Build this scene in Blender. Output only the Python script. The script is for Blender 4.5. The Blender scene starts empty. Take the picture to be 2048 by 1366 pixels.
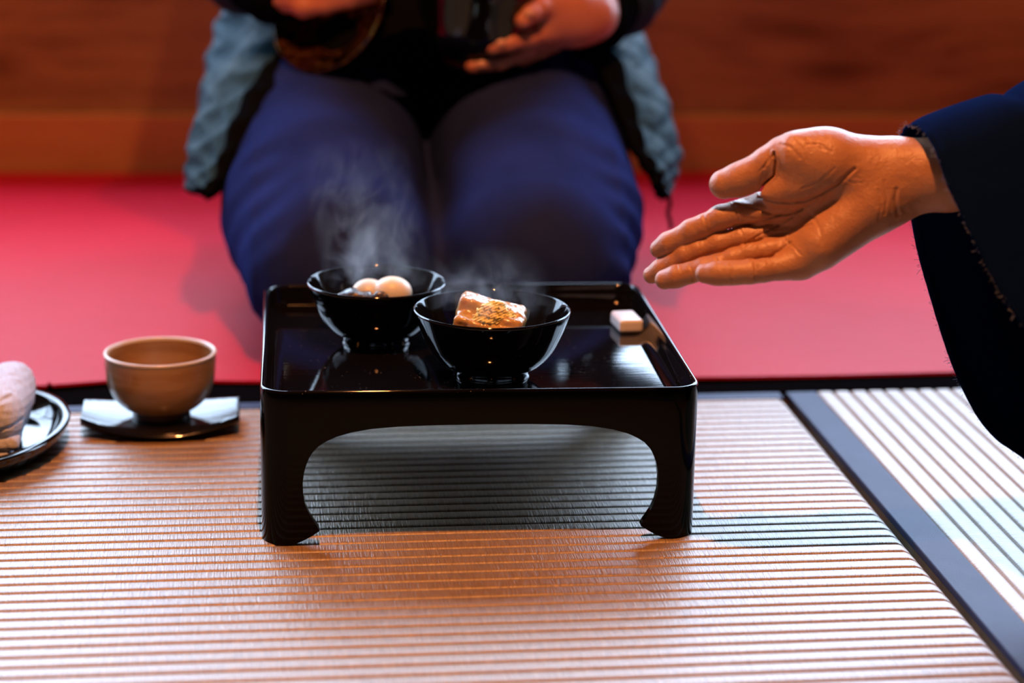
import bpy, bmesh, math, random
import numpy as np
from mathutils import Vector

S = bpy.context.scene
COL = S.collection
random.seed(7)

# ------------------------------------------------------------------ camera
CAM_POS = np.array([-.13938, -1.56541, .58809])
YAW, PITCH, ROLL, FPX = .10189, .26723, .01852, 4419.16


def cam_axes():
    cy, sy = math.cos(YAW), math.sin(YAW)
    cp, sp = math.cos(PITCH), math.sin(PITCH)
    f = np.array([sy * cp, cy * cp, -sp])
    r = np.array([cy, -sy, 0.])
    u = np.cross(r, f)
    cr, sr = math.cos(ROLL), math.sin(ROLL)
    return f, r * cr + u * sr, -r * sr + u * cr


CF, CR, CU = cam_axes()


def at(px, py, Z):
    """world point seen at a pixel of the 2048x1366 frame, Z metres along the view axis"""
    return CAM_POS + (CF + CR * (px - 1024) / FPX + CU * (683 - py) / FPX) * Z


def aty(px, py, Y):
    d = CF + CR * (px - 1024) / FPX + CU * (683 - py) / FPX
    return CAM_POS + d * (Y - CAM_POS[1]) / d[1]


cam_d = bpy.data.cameras.new('camera')
cam = bpy.data.objects.new('camera', cam_d)
COL.objects.link(cam)
from mathutils import Matrix
cam.matrix_world = Matrix(((CR[0], CU[0], -CF[0], CAM_POS[0]),
                           (CR[1], CU[1], -CF[1], CAM_POS[1]),
                           (CR[2], CU[2], -CF[2], CAM_POS[2]),
                           (0, 0, 0, 1)))
cam_d.sensor_width = 36
cam_d.lens = FPX / 2048 * 36
cam_d.clip_start = .05
cam_d.clip_end = 50
cam_d.dof.use_dof = True
cam_d.dof.focus_distance = 1.67
cam_d.dof.aperture_fstop = 3.4
S.camera = cam

# ------------------------------------------------------------------ world, light, exposure
S.view_settings.view_transform = 'Standard'
S.view_settings.look = 'None'
S.view_settings.gamma = 1
S.view_settings.use_curve_mapping = False
S.view_settings.exposure = 0.0
S.cycles.use_denoising = True
S.cycles.max_bounces = 8
S.cycles.sample_clamp_indirect = 6.0
S.cycles.volume_step_rate = 1.0

w = bpy.data.worlds.new('world')
S.world = w
w.use_nodes = True
w.node_tree.nodes['Background'].inputs[0].default_value = (1.0, .55, .30, 1)
w.node_tree.nodes['Background'].inputs[1].default_value = .05

WINDOW_COLOR = (.56, .745, 1.0)
WINDOW_POWER = 8.8       # lower panes; the sky behind the upper panes is brighter
SKY_POWER = 15.5
RECESS = .34
WIN_TOP = 2.1
SILL_Z = .325
WALL_Y = 1.465

lamp_d = bpy.data.lights.new('ceiling_spot', 'SPOT')
lamp_d.energy = 178
lamp_d.spot_size = math.radians(84)
lamp_d.spot_blend = .9
lamp_d.color = (1.0, .34, .10)
lamp_d.shadow_soft_size = .030
lamp = bpy.data.objects.new('ceiling_spot', lamp_d)
lamp.location = (-.10, -.52, 1.93)
lamp.rotation_euler = (math.radians(12), math.radians(4), 0)
COL.objects.link(lamp)
for lx, ly, tx, en in ((-1.0, .62, -.75, 75), (.95, .62, 1.0, 56)):  # added unseen spots that warm and brighten the back wall
    side_d = bpy.data.lights.new('added_wall_fill', 'SPOT')
    side_d.energy = en
    side_d.color = (1.0, .46, .18)
    side_d.shadow_soft_size = .06
    side_d.spot_size = math.radians(62)
    side_d.spot_blend = 1.0
    side = bpy.data.objects.new('added_wall_fill', side_d)
    side.location = (lx, ly, 2.15)
    side.rotation_euler = (Vector((tx, 1.46, .12)) - Vector(side.location)).to_track_quat('-Z', 'Y').to_euler()
    COL.objects.link(side)


# ------------------------------------------------------------------ materials
def mat(name, base=(.5, .5, .5), rough=.5, spec=.5, metal=0, coat=0, coat_rough=.1, sheen=0, sheen_rough=.4,
        sheen_tint=(1, 1, 1), sss=0, sss_r=(1, .3, .15), sss_scale=.01, emit=None, emit_s=0, trans=0, ior=1.5):
    m = bpy.data.materials.new(name)
    m.use_nodes = True
    b = m.node_tree.nodes['Principled BSDF']
    b.inputs['Base Color'].default_value = (*base, 1)
    b.inputs['Roughness'].default_value = rough
    b.inputs['Specular IOR Level'].default_value = spec
    b.inputs['Metallic'].default_value = metal
    b.inputs['Coat Weight'].default_value = coat
    b.inputs['Coat Roughness'].default_value = coat_rough
    b.inputs['Sheen Weight'].default_value = sheen
    b.inputs['Sheen Roughness'].default_value = sheen_rough
    b.inputs['Sheen Tint'].default_value = (*sheen_tint, 1)
    b.inputs['Subsurface Weight'].default_value = sss
    b.inputs['Subsurface Radius'].default_value = sss_r
    b.inputs['Subsurface Scale'].default_value = sss_scale
    b.inputs['Transmission Weight'].default_value = trans
    b.inputs['IOR'].default_value = ior
    if emit:
        b.inputs['Emission Color'].default_value = (*emit, 1)
        b.inputs['Emission Strength'].default_value = emit_s
    return m


class NT:
    def __init__(s, m):
        s.m = m
        s.t = m.node_tree
        s.b = s.t.nodes['Principled BSDF']
        s.co = s.t.nodes.new('ShaderNodeTexCoord').outputs['Object']

    def mapping(s, scale=(1, 1, 1), rot=(0, 0, 0), src=None):
        n = s.t.nodes.new('ShaderNodeMapping')
        n.inputs['Scale'].default_value = scale
        n.inputs['Rotation'].default_value = rot
        s.t.links.new(src or s.co, n.inputs['Vector'])
        return n.outputs[0]

    def noise(s, vec, scale=5, detail=4, rough=.5, dist=0):
        n = s.t.nodes.new('ShaderNodeTexNoise')
        n.inputs['Scale'].default_value = scale
        n.inputs['Detail'].default_value = detail
        n.inputs['Roughness'].default_value = rough
        n.inputs['Distortion'].default_value = dist
        s.t.links.new(vec, n.inputs['Vector'])
        return n.outputs['Fac']

    def voro(s, vec, scale=5, feature='F1'):
        n = s.t.nodes.new('ShaderNodeTexVoronoi')
        n.inputs['Scale'].default_value = scale
        n.feature = feature
        s.t.links.new(vec, n.inputs['Vector'])
        return n.outputs['Distance']

    def wave(s, vec, scale=5, dist=2, detail=3, dscale=1, direction='Z', profile='SIN'):
        n = s.t.nodes.new('ShaderNodeTexWave')
        n.inputs['Scale'].default_value = scale
        n.inputs['Distortion'].default_value = dist
        n.inputs['Detail'].default_value = detail
        n.inputs['Detail Scale'].default_value = dscale
        n.bands_direction = direction
        n.wave_profile = profile
        s.t.links.new(vec, n.inputs['Vector'])
        return n.outputs['Fac']

    def ramp(s, fac, stops):
        n = s.t.nodes.new('ShaderNodeValToRGB')
        e = n.color_ramp.elements
        while len(e) < len(stops):
            e.new(.5)
        for i, (p, c) in enumerate(stops):
            e[i].position = p
            e[i].color = (*c, 1) if len(c) == 3 else c
        s.t.links.new(fac, n.inputs[0])
        return n.outputs[0]

    def mix(s, fac, a, b, mode='MIX'):
        n = s.t.nodes.new('ShaderNodeMix')
        n.data_type = 'RGBA'
        n.blend_type = mode
        for v, i in ((fac, 0), (a, 6), (b, 7)):
            if hasattr(v, 'node'):
                s.t.links.new(v, n.inputs[i])
            elif i == 0:
                n.inputs[0].default_value = v
            else:
                n.inputs[i].default_value = (*v, 1)
        return n.outputs[2]

    def math(s, op, a, b=0.):
        n = s.t.nodes.new('ShaderNodeMath')
        n.operation = op
        for i, v in enumerate((a, b)):
            if hasattr(v, 'node'):
                s.t.links.new(v, n.inputs[i])
            else:
                n.inputs[i].default_value = v
        return n.outputs[0]

    def bump(s, h, strength=.3, dist=.001):
        n = s.t.nodes.new('ShaderNodeBump')
        n.inputs['Strength'].default_value = strength
        n.inputs['Distance'].default_value = dist
        s.t.links.new(h, n.inputs['Height'])
        old = s.b.inputs['Normal'].links
        if old:
            s.t.links.new(old[0].from_socket, n.inputs['Normal'])
        s.t.links.new(n.outputs[0], s.b.inputs['Normal'])

    def color(s, o):
        s.t.links.new(o, s.b.inputs['Base Color'])

    def rough(s, o):
        s.t.links.new(o, s.b.inputs['Roughness'])


def m_tatami(name, along):
    """along = axis (0/1) the woven ribs run; the straws cross them"""
    m = mat(name, (.30, .21, .12), .45, .9, coat=.62, coat_rough=.42)
    n = NT(m)
    sc = (750, 45, 1) if along == 0 else (45, 750, 1)
    straw = n.noise(n.mapping(sc), 1, 2, .6)
    sc2 = (9, 2, 1) if along == 0 else (2, 9, 1)
    big = n.noise(n.mapping(sc2), 1, 3)
    c1 = n.ramp(straw, [(.25, (.19, .12, .060)), (.5, (.29, .195, .105)), (.8, (.40, .29, .17))])
    c2 = n.ramp(big, [(.3, (.9, .9, .88)), (.7, (1, 1, 1))])
    n.color(n.mix(1, c1, c2, 'MULTIPLY'))
    n.bump(straw, .9, .0011)
    return m


M = {}
M['tatami_x'] = m_tatami('rush_weave_across', 0)
M['tatami_y'] = m_tatami('rush_weave_along', 1)

m = M['border'] = mat('navy_border_cloth', (.030, .045, .10), .55, .22)
n = NT(m)
weave = n.noise(n.mapping((1400, 1400, 1)), 1, 1)
n.color(n.mix(n.noise(n.co, 30, 3), (.018, .032, .095), (.038, .058, .15)))
n.bump(weave, .5, .0005)
M['black_cloth'] = mat('black_border_cloth', (.003, .003, .004), 1.0, .0)

m = M['felt'] = mat('red_felt', (.50, .008, .022), .55, .12)
n = NT(m)
f = n.noise(n.co, 900, 3)
n.color(n.mix(n.noise(n.co, 6, 4), (.42, .003, .017), (.54, .005, .030)))
n.bump(f, .35, .001)
n.bump(n.noise(n.co, 8, 3), .25, .01)


def m_wood(name, a, b, c, rough=.45, sx=1.4, scale=9, spec=.2):
    m = mat(name, b, rough, spec)
    n = NT(m)
    v = n.mapping((sx, 1, 9))
    g = n.noise(n.mapping((1.6, 1, 20)), 2.6, 5, .62, .5)
    k = n.noise(n.mapping((2.2, 1, 8)), 1.6, 5, .6, 1.5)
    kn = n.voro(n.mapping((3.4, 1, 12)), 1.0)
    col = n.ramp(n.mix(.6, g, k), [(.25, a), (.5, b), (.8, c)])
    knot = n.ramp(kn, [(.02, (.16, .12, .10)), (.18, (.60, .55, .52)), (.34, (1, 1, 1))])
    n.color(n.mix(1, col, knot, 'MULTIPLY'))
    n.bump(g, .1, .002)
    return m


M['wall_wood'] = m_wood('reddish_wall_board', (.10, .042, .018), (.36, .185, .07), (.50, .28, .10))
M['base_wood'] = m_wood('orange_skirting_board', (.50, .20, .07), (.58, .25, .09), (.64, .29, .11))
M['dark_wood'] = m_wood('dark_ceiling_wood', (.03, .015, .008), (.06, .03, .015), (.09, .045, .02))
M['low_bounce_wood'] = mat('low_bounce_ceiling_wood', (.012, .008, .006), .9, .05)  # unseen ceiling made nearly black to cut bounced fill light
M['plaster'] = mat('earth_plaster', (.03, .017, .010), .95, .05)

M['shoji'] = mat('daylit_paper', (.8, .8, .8), .9, .1, emit=WINDOW_COLOR, emit_s=WINDOW_POWER)
M['sky'] = mat('bright_sky_pane', (.8, .8, .8), .9, .1, emit=WINDOW_COLOR, emit_s=SKY_POWER)


def m_lacquer(name, base=(.0035, .003, .0035), rough=.05, dust=True):
    m = mat(name, base, rough, .5, coat=0)
    n = NT(m)
    if dust:
        d = n.voro(n.co, 260)
        rnd = n.noise(n.co, 38, 2)
        msk = n.math('MULTIPLY', n.math('LESS_THAN', d, .085), n.math('GREATER_THAN', rnd, .56))
        n.color(n.mix(msk, base, (.30, .29, .28)))
        n.bump(n.noise(n.mapping((2, 90, 2)), 3, 2), .05, .0006)
    return m


M['lacquer'] = m_lacquer('black_lacquer')
M['lacquer_clean'] = m_lacquer('black_lacquer_bowl', dust=False)
M['lacquer_brown'] = m_lacquer('dark_lacquer_skirt', (.0012, .0009, .0007), .07, dust=False)
M['lacquer_brown'].node_tree.nodes['Principled BSDF'].inputs['Specular IOR Level'].default_value = .13
m = M['coaster'] = mat('black_lacquered_grain', (.006, .006, .009), .10, .8)
n = NT(m)
n.bump(n.noise(n.mapping((3, 420, 1)), 1, 2), .30, .0005)
m = M['clay'] = mat('tan_glazed_clay', (.36, .19, .085), .28, .5, coat=.3)
n = NT(m)
n.color(n.ramp(n.noise(n.mapping((3, 3, 22)), 4, 5, .6), [(.3, (.24, .115, .045)), (.52, (.36, .20, .085)), (.75, (.42, .29, .15))]))
n.bump(n.noise(n.mapping((1, 1, 30)), 14, 3), .25, .001)
M['rim_highlight'] = mat('pale_rim_highlight', (.62, .55, .46), .25, .5)  # cup rim coloured pale to carry the window's highlight
M['foot_clay'] = mat('dark_red_clay_foot', (.07, .02, .012), .35, .5)
M['ceramic'] = mat('white_porcelain', (.85, .84, .86), .2, .5, coat=.5)
m = M['towel'] = mat('white_terry', (.70, .76, .90), .95, .1)
n = NT(m)
n.bump(n.noise(n.co, 700, 4, .7), .9, .002)
m = M['yuba'] = mat('amber_simmered_skin', (.62, .30, .11), .22, .5, coat=.6, sss=.35, sss_r=(1, .45, .2), sss_scale=.008)
n = NT(m)
n.color(n.mix(n.noise(n.co, 160, 4), (.42, .25, .08), (.66, .45, .20)))
n.bump(n.noise(n.co, 300, 3), .6, .0012)
m = M['zest'] = mat('grated_yellow_citrus', (.90, .68, .22), .6, .3)
n = NT(m)
n.color(n.mix(n.noise(n.co, 260, 3), (.90, .74, .22), (.97, .92, .42)))
M['taro'] = mat('cream_taro', (.84, .80, .62), .35, .5, sss=.35, sss_r=(1, .7, .35), sss_scale=.01)
m = M['seaweed'] = mat('dark_simmered_greens', (.030, .025, .018), .18, .6, coat=.5)
n = NT(m)
n.color(n.mix(n.noise(n.co, 180, 4), (.012, .014, .010), (.075, .045, .025)))
n.bump(n.noise(n.co, 350, 3), .8, .002)
M['broth'] = mat('dark_broth', (.03, .012, .005), .04, .5)

m = M['skin'] = mat('warm_skin', (.50, .235, .125), .38, .55, sss=.22, sss_r=(1, .35, .2), sss_scale=.006)
n = NT(m)
big = n.noise(n.co, 26, 3)
n.color(n.mix(big, (.42, .185, .105), (.52, .285, .175)))
n.bump(n.voro(n.co, 620), .2, .0006)
n.bump(n.noise(n.mapping((1, .5, 1)), 420, 3, .7), .5, .0008)
n.bump(n.noise(n.co, 120, 5, .65), .6, .0018)
M['skin_pink'] = mat('pink_skin', (.60, .22, .15), .38, .45, sss=.22, sss_r=(1, .35, .2), sss_scale=.006)
M['nail'] = mat('nail', (.68, .34, .26), .22, .5)

m = M['denim'] = mat('blue_denim', (.045, .07, .20), .9, .0)
n = NT(m)
n.color(n.mix(n.noise(n.co, 14, 5), (.010, .017, .068), (.026, .040, .160)))
n.bump(n.noise(n.co, 1200, 2), .4, .0008)
n.bump(n.noise(n.co, 18, 4), .35, .01)
m = M['jacket'] = mat('teal_quilted_nylon', (.022, .058, .080), .6, .03)
n = NT(m)
n.bump(n.noise(n.mapping((30, 30, 55)), 1, 3, .6, 1), .8, .006)
M['lining'] = mat('black_lining', (.004, .005, .007), .9, .0)
M['sweater_and_lap_shade'] = mat('black_knit', (.004, .004, .006), .9, .0)
m = M['kimono'] = mat('indigo_cotton', (.008, .012, .030), .9, .0, sheen=.03, sheen_rough=.25, sheen_tint=(.25, .4, 1))
n = NT(m)
n.color(n.mix(n.noise(n.co, 900, 2), (.0015, .005, .028), (.004, .012, .055)))
n.bump(n.noise(n.co, 1500, 2), .5, .0008)
n.bump(n.noise(n.co, 22, 3), .3, .006)
M['thread'] = mat('pale_thread', (.22, .28, .42), .8, .2)
M['gold'] = mat('gold_lacquer_painting', (.55, .28, .05), .35, .5, metal=.6)
m = M['lid'] = mat('lid_lacquer_with_gold_leaves', (.02, .004, .004), .10, .5)
n = NT(m)
g1 = n.noise(n.co, 42, 3, .5, 2.0)
msk = n.ramp(g1, [(.50, (0, 0, 0)), (.56, (1, 1, 1))])
n.color(n.mix(msk, (.02, .004, .004), (.36, .16, .03)))
n.t.links.new(msk, n.b.inputs['Metallic'])
M['red_lacquer'] = mat('dark_red_lacquer', (.16, .008, .012), .12, .5)
M['silver'] = mat('silver', (.8, .78, .75), .2, .5, metal=1)
M['hair'] = mat('black_hair', (.012, .009, .008), .4, .5)
M['eye'] = mat('eye_white', (.75, .72, .70), .15, .5)
M['lamp'] = mat('lamp_bulb', (.8, .6, .4), .5, .5)


# ------------------------------------------------------------------ object helpers
def tag(o, label=None, cat=None, group=None, kind=None):
    if label:
        o['label'] = label
    if cat:
        o['category'] = cat
    if group:
        o['group'] = group
    if kind:
        o['kind'] = kind
    return o


def empty(name, loc, label, cat, rz=0, group=None):
    o = bpy.data.objects.new(name, None)
    COL.objects.link(o)
    o.location = loc
    o.rotation_euler = (0, 0, rz)
    o.empty_display_size = .05
    return tag(o, label, cat, group)


def mesh(name, verts, faces, m, parent=None, smooth=True, world=False):
    """link one mesh; world=True: verts are world coordinates although a parent is given"""
    V = np.asarray(verts, float)
    if world and parent is not None:
        V = V - np.array(parent.location)
        a = -parent.rotation_euler[2]
        if a:
            c, s_ = math.cos(a), math.sin(a)
            V = np.stack([V[:, 0] * c - V[:, 1] * s_, V[:, 0] * s_ + V[:, 1] * c, V[:, 2]], 1)
    me = bpy.data.meshes.new(name)
    me.from_pydata([tuple(v) for v in V], [], [tuple(int(i) for i in f) for f in faces])
    me.validate()
    me.update()
    me.materials.append(m)
    if smooth:
        me.polygons.foreach_set('use_smooth', [True] * len(me.polygons))
    o = bpy.data.objects.new(name, me)
    COL.objects.link(o)
    if parent is not None:
        o.parent = parent
    return o


def fix_normals(o):
    bm = bmesh.new()
    bm.from_mesh(o.data)
    bmesh.ops.remove_doubles(bm, verts=bm.verts, dist=1e-5)
    bmesh.ops.recalc_face_normals(bm, faces=bm.faces)
    bm.to_mesh(o.data)
    bm.free()
    return o


def solidify(o, t, offset=-1, bevel=0):
    md = o.modifiers.new('solid', 'SOLIDIFY')
    md.thickness = t
    md.offset = offset
    md.use_even_offset = True
    es = o.modifiers.new('split', 'EDGE_SPLIT')
    es.split_angle = .7
    return o


def box(name, lo, hi, m, parent=None, bevel=0, world=False):
    x0, y0, z0 = lo
    x1, y1, z1 = hi
    V = [(x0, y0, z0), (x1, y0, z0), (x1, y1, z0), (x0, y1, z0), (x0, y0, z1), (x1, y0, z1), (x1, y1, z1), (x0, y1, z1)]
    F = [(3, 2, 1, 0), (4, 5, 6, 7), (0, 1, 5, 4), (1, 2, 6, 5), (2, 3, 7, 6), (3, 0, 4, 7)]
    o = mesh(name, V, F, m, parent, smooth=False, world=world)
    if bevel:
        b = o.modifiers.new('bevel', 'BEVEL')
        b.width = bevel
        b.segments = 3
    return o


def lathe(name, prof, m, parent, n=96, sx=1, sy=1, center=(0, 0, 0), wob=None, axis=None):
    prof = np.array(prof, float)
    V, F = [], []
    for i in range(n):
        a = 2 * math.pi * i / n
        for r, z in prof:
            k = wob(a, r, z) if wob else 1
            V.append((center[0] + r * sx * k * math.cos(a), center[1] + r * sy * k * math.sin(a), center[2] + z))
    k = len(prof)
    for i in range(n):
        j = (i + 1) % n
        for q in range(k - 1):
            F.append((i * k + q, j * k + q, j * k + q + 1, i * k + q + 1))
    o = mesh(name, V, F, m, parent)
    return fix_normals(o)


def smooth_profile(pts, per=6):
    return catmull(np.array(pts, float), per)


def catmull(P, per=6, closed=False):
    P = np.asarray(P, float)
    n = len(P)
    out = []
    rng = range(n) if closed else range(n - 1)
    for i in rng:
        if closed:
            p0, p1, p2, p3 = P[(i - 1) % n], P[i], P[(i + 1) % n], P[(i + 2) % n]
        else:
            p1, p2 = P[i], P[i + 1]
            p0 = P[i - 1] if i > 0 else 2 * p1 - p2
            p3 = P[i + 2] if i < n - 2 else 2 * p2 - p1
        for q in range(per):
            t = q / per
            out.append(.5 * ((2 * p1) + (-p0 + p2) * t + (2 * p0 - 5 * p1 + 4 * p2 - p3) * t * t + (-p0 + 3 * p1 - 3 * p2 + p3) * t ** 3))
    if not closed:
        out.append(P[-1])
    return np.array(out)


def loft(name, rows, m, parent, per=(6, 6), closed=False, thick=0, disp=None, world=True, offset=0):
    G = np.array([catmull(r, per[1], closed) for r in rows])          # rows x cols x 3
    G = np.stack([catmull(G[:, j], per[0]) for j in range(G.shape[1])], 1)
    R, Cn = G.shape[:2]
    if disp is not None:
        du = np.gradient(G, axis=0)
        dv = (np.roll(G, -1, 1) - np.roll(G, 1, 1)) if closed else np.gradient(G, axis=1)
        N = np.cross(du, dv)
        N /= np.linalg.norm(N, axis=2, keepdims=True) + 1e-9
        U, W = np.meshgrid(np.linspace(0, 1, R), np.linspace(0, 1, Cn), indexing='ij')
        G = G + N * disp(U, W, G)[..., None]
    V = G.reshape(-1, 3)
    F = []
    for i in range(R - 1):
        for j in range(Cn if closed else Cn - 1):
            k = (j + 1) % Cn
            F.append((i * Cn + j, i * Cn + k, (i + 1) * Cn + k, (i + 1) * Cn + j))
    o = mesh(name, V, F, m, parent, world=world)
    if thick:
        md = o.modifiers.new('solid', 'SOLIDIFY')
        md.thickness = thick
        md.offset = offset
    return o


def tube(pts, r, seg=6, cap=True):
    """verts, faces of a tube along pts, r scalar or list"""
    P = [np.array(p, float) for p in pts]
    n = len(P)
    rr = [r] * n if np.isscalar(r) else list(r)
    V, F = [], []
    up = np.array([.3, .2, 1.])
    for i in range(n):
        t = P[min(i + 1, n - 1)] - P[max(i - 1, 0)]
        t /= np.linalg.norm(t) + 1e-12
        a = np.cross(t, up)
        a /= np.linalg.norm(a) + 1e-12
        b = np.cross(t, a)
        for k in range(seg):
            an = 2 * math.pi * k / seg
            V.append(P[i] + (a * math.cos(an) + b * math.sin(an)) * rr[i])
    for i in range(n - 1):
        for k in range(seg):
            q = (k + 1) % seg
            F.append((i * seg + k, i * seg + q, (i + 1) * seg + q, (i + 1) * seg + k))
    if cap:
        F.append(tuple(range(seg))[::-1])
        F.append(tuple((n - 1) * seg + k for k in range(seg)))
    return V, F


# ------------------------------------------------------------------ implicit surfaces (smooth blended bodies)
def cone(a, b, ra, rb):
    a = np.asarray(a, float)
    b = np.asarray(b, float)
    ab = b - a
    L = ab @ ab + 1e-12

    def f(P):
        t = np.clip(((P - a) @ ab) / L, 0, 1)
        return np.linalg.norm(P - a - t[:, None] * ab, axis=1) - (ra + (rb - ra) * t)
    return f


def chain(pts, rs):
    fs = [cone(pts[i], pts[i + 1], rs[i], rs[i + 1]) for i in range(len(pts) - 1)]

    def f(P):
        d = fs[0](P)
        for g in fs[1:]:
            d = smin(d, g(P), .004)
        return d
    return f


def ell(c, r, ax=None):
    c = np.asarray(c, float)
    r = np.asarray(r, float)
    ax = np.eye(3) if ax is None else np.asarray(ax, float)      # rows = axes

    def f(P):
        q = (P - c) @ ax.T
        k0 = np.linalg.norm(q / r, axis=1)
        k1 = np.linalg.norm(q / (r * r), axis=1) + 1e-9
        return k0 * (k0 - 1) / k1
    return f


def rbox(c, h, r, ax=None):
    c = np.asarray(c, float)
    h = np.asarray(h, float)
    ax = np.eye(3) if ax is None else np.asarray(ax, float)

    def f(P):
        q = np.abs((P - c) @ ax.T) - h + r
        return np.linalg.norm(np.maximum(q, 0), axis=1) + np.minimum(q.max(1), 0) - r
    return f


def smin(a, b, k):
    if k <= 0:
        return np.minimum(a, b)
    h = np.maximum(k - np.abs(a - b), 0) / k
    return np.minimum(a, b) - h * h * k * .25


def union(items):
    """items: (fn, k) or (fn, k, 'sub')"""
    def f(P):
        d = None
        for it in items:
            v = it[0](P)
            if d is None:
                d = v
            elif len(it) > 2:
                d = -smin(-d, v, it[1])
            else:
                d = smin(d, v, it[1])
        return d
    return f


def vnoise(P, scale, seed=0, octv=2):
    """cheap smooth pseudo noise from rotated sines, about -1..1"""
    rg = np.random.RandomState(seed)
    out = np.zeros(len(P))
    amp = 1.
    tot = 0
    for o in range(octv):
        for _ in range(4):
            k = rg.normal(size=3)
            k = k / np.linalg.norm(k) * scale * (2 ** o) * rg.uniform(.7, 1.3)
            out += amp * np.sin(P @ k + rg.uniform(0, 6.28))
            tot += amp * .6
        amp *= .5
    return out / tot


def isosurf(f, lo, hi, h, B=28):
    lo = np.asarray(lo, float)
    hi = np.asarray(hi, float)
    nb = np.maximum(1, np.ceil((hi - lo) / (h * B)).astype(int))
    ids_all, pos_all, quads = [], [], []
    BIG = 1 << 20

    def gid(ix):
        return (ix[..., 0].astype(np.int64) * BIG + ix[..., 1]) * BIG + ix[..., 2]
    centers = []
    for bi in range(nb[0]):
        for bj in range(nb[1]):
            for bk in range(nb[2]):
                centers.append((bi, bj, bk))
    cen = np.array(centers) * B
    cpos = lo + (cen + B / 2 + .5) * h
    fc = f(cpos)
    act = np.abs(fc) < (B + 2) * h * .87 * 1.35 + .004
    r = np.arange(B + 2)
    off = np.stack(np.meshgrid(r, r, r, indexing='ij'), -1).reshape(-1, 3)
    cor = np.array([(i, j, k) for i in (0, 1) for j in (0, 1) for k in (0, 1)])
    edges = [(a, b) for a in range(8) for b in range(a + 1, 8) if np.abs(cor[a] - cor[b]).sum() == 1]
    for c in cen[act]:
        g = (off + c)
        v = f(lo + g * h).reshape(B + 2, B + 2, B + 2)
        if v.min() > 0 or v.max() < 0:
            continue
        n = B + 1
        acc = np.zeros((n, n, n, 3))
        cnt = np.zeros((n, n, n))
        cv = [v[i:i + n, j:j + n, k:k + n] for i, j, k in cor]
        for a, b in edges:
            va, vb = cv[a], cv[b]
            m_ = (va < 0) != (vb < 0)
            t = np.where(m_, va / np.where(m_, va - vb, 1), 0)
            p = cor[a] + t[..., None] * (cor[b] - cor[a])
            acc += np.where(m_[..., None], p, 0)
            cnt += m_
        sel = cnt > 0
        idx = np.argwhere(sel)
        p = acc[sel] / cnt[sel][:, None] + idx
        pos_all.append(lo + (p + c) * h)
        ids_all.append(gid(idx + c))
        s = v < 0
        for ax in range(3):
            o1, o2 = (ax + 1) % 3, (ax + 2) % 3
            sl0 = [None] * 3
            sl1 = [None] * 3
            sl0[ax] = slice(0, B)
            sl1[ax] = slice(1, B + 1)
            for o_ in (o1, o2):
                sl0[o_] = sl1[o_] = slice(1, B + 1)
            A = s[tuple(sl0)]
            Bm = s[tuple(sl1)]
            e = np.argwhere(A != Bm)
            if not len(e):
                continue
            inside_first = A[tuple(e.T)]
            e = e.copy()
            e[:, o1] += 1
            e[:, o2] += 1
            q = []
            for da, db in ((1, 1), (0, 1), (0, 0), (1, 0)):
                t_ = e.copy()
                t_[:, o1] -= da
                t_[:, o2] -= db
                q.append(gid(t_ + c))
            q = np.stack(q, 1)
            q[~inside_first] = q[~inside_first][:, ::-1]
            quads.append(q)
    ids = np.concatenate(ids_all)
    pos = np.concatenate(pos_all)
    uid, first = np.unique(ids, return_index=True)
    V = pos[first]
    Q = np.searchsorted(uid, np.concatenate(quads))
    e = h * .3
    for _ in range(2):
        f0 = f(V)
        gr = np.stack([f(V + np.eye(3)[i] * e) - f0 for i in range(3)], 1) / e
        gl = np.linalg.norm(gr, axis=1, keepdims=True) + 1e-6
        V = V - np.clip(f0[:, None] / gl, -h, h) * gr / gl
    return V, Q


def fast_mesh(name, V, Q, m, parent=None):
    if parent is not None:
        V = V - np.array(parent.location)
        a = -parent.rotation_euler[2]
        if a:
            c, s_ = math.cos(a), math.sin(a)
            V = np.stack([V[:, 0] * c - V[:, 1] * s_, V[:, 0] * s_ + V[:, 1] * c, V[:, 2]], 1)
    me = bpy.data.meshes.new(name)
    me.vertices.add(len(V))
    me.vertices.foreach_set('co', V.astype(np.float32).ravel())
    me.loops.add(len(Q) * 4)
    me.loops.foreach_set('vertex_index', Q.astype(np.int32).ravel())
    me.polygons.add(len(Q))
    me.polygons.foreach_set('loop_start', np.arange(0, len(Q) * 4, 4, dtype=np.int32))
    me.polygons.foreach_set('use_smooth', [True] * len(Q))
    me.update(calc_edges=True)
    me.validate()
    me.materials.append(m)
    o = bpy.data.objects.new(name, me)
    COL.objects.link(o)
    if parent is not None:
        o.parent = parent
    return o


def blob(name, f, lo, hi, h, m, parent=None):
    V, Q = isosurf(f, lo, hi, h)
    return fast_mesh(name, V, Q, m, parent)


def blobs(name, parts, m, parent=None):
    """several isosurfaces joined in one mesh object; parts = (f, lo, hi, h)"""
    Vs, Qs, n0 = [], [], 0
    for f, lo, hi, h in parts:
        V, Q = isosurf(f, lo, hi, h)
        Vs.append(V)
        Qs.append(Q + n0)
        n0 += len(V)
    return fast_mesh(name, np.concatenate(Vs), np.concatenate(Qs), m, parent)


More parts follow.
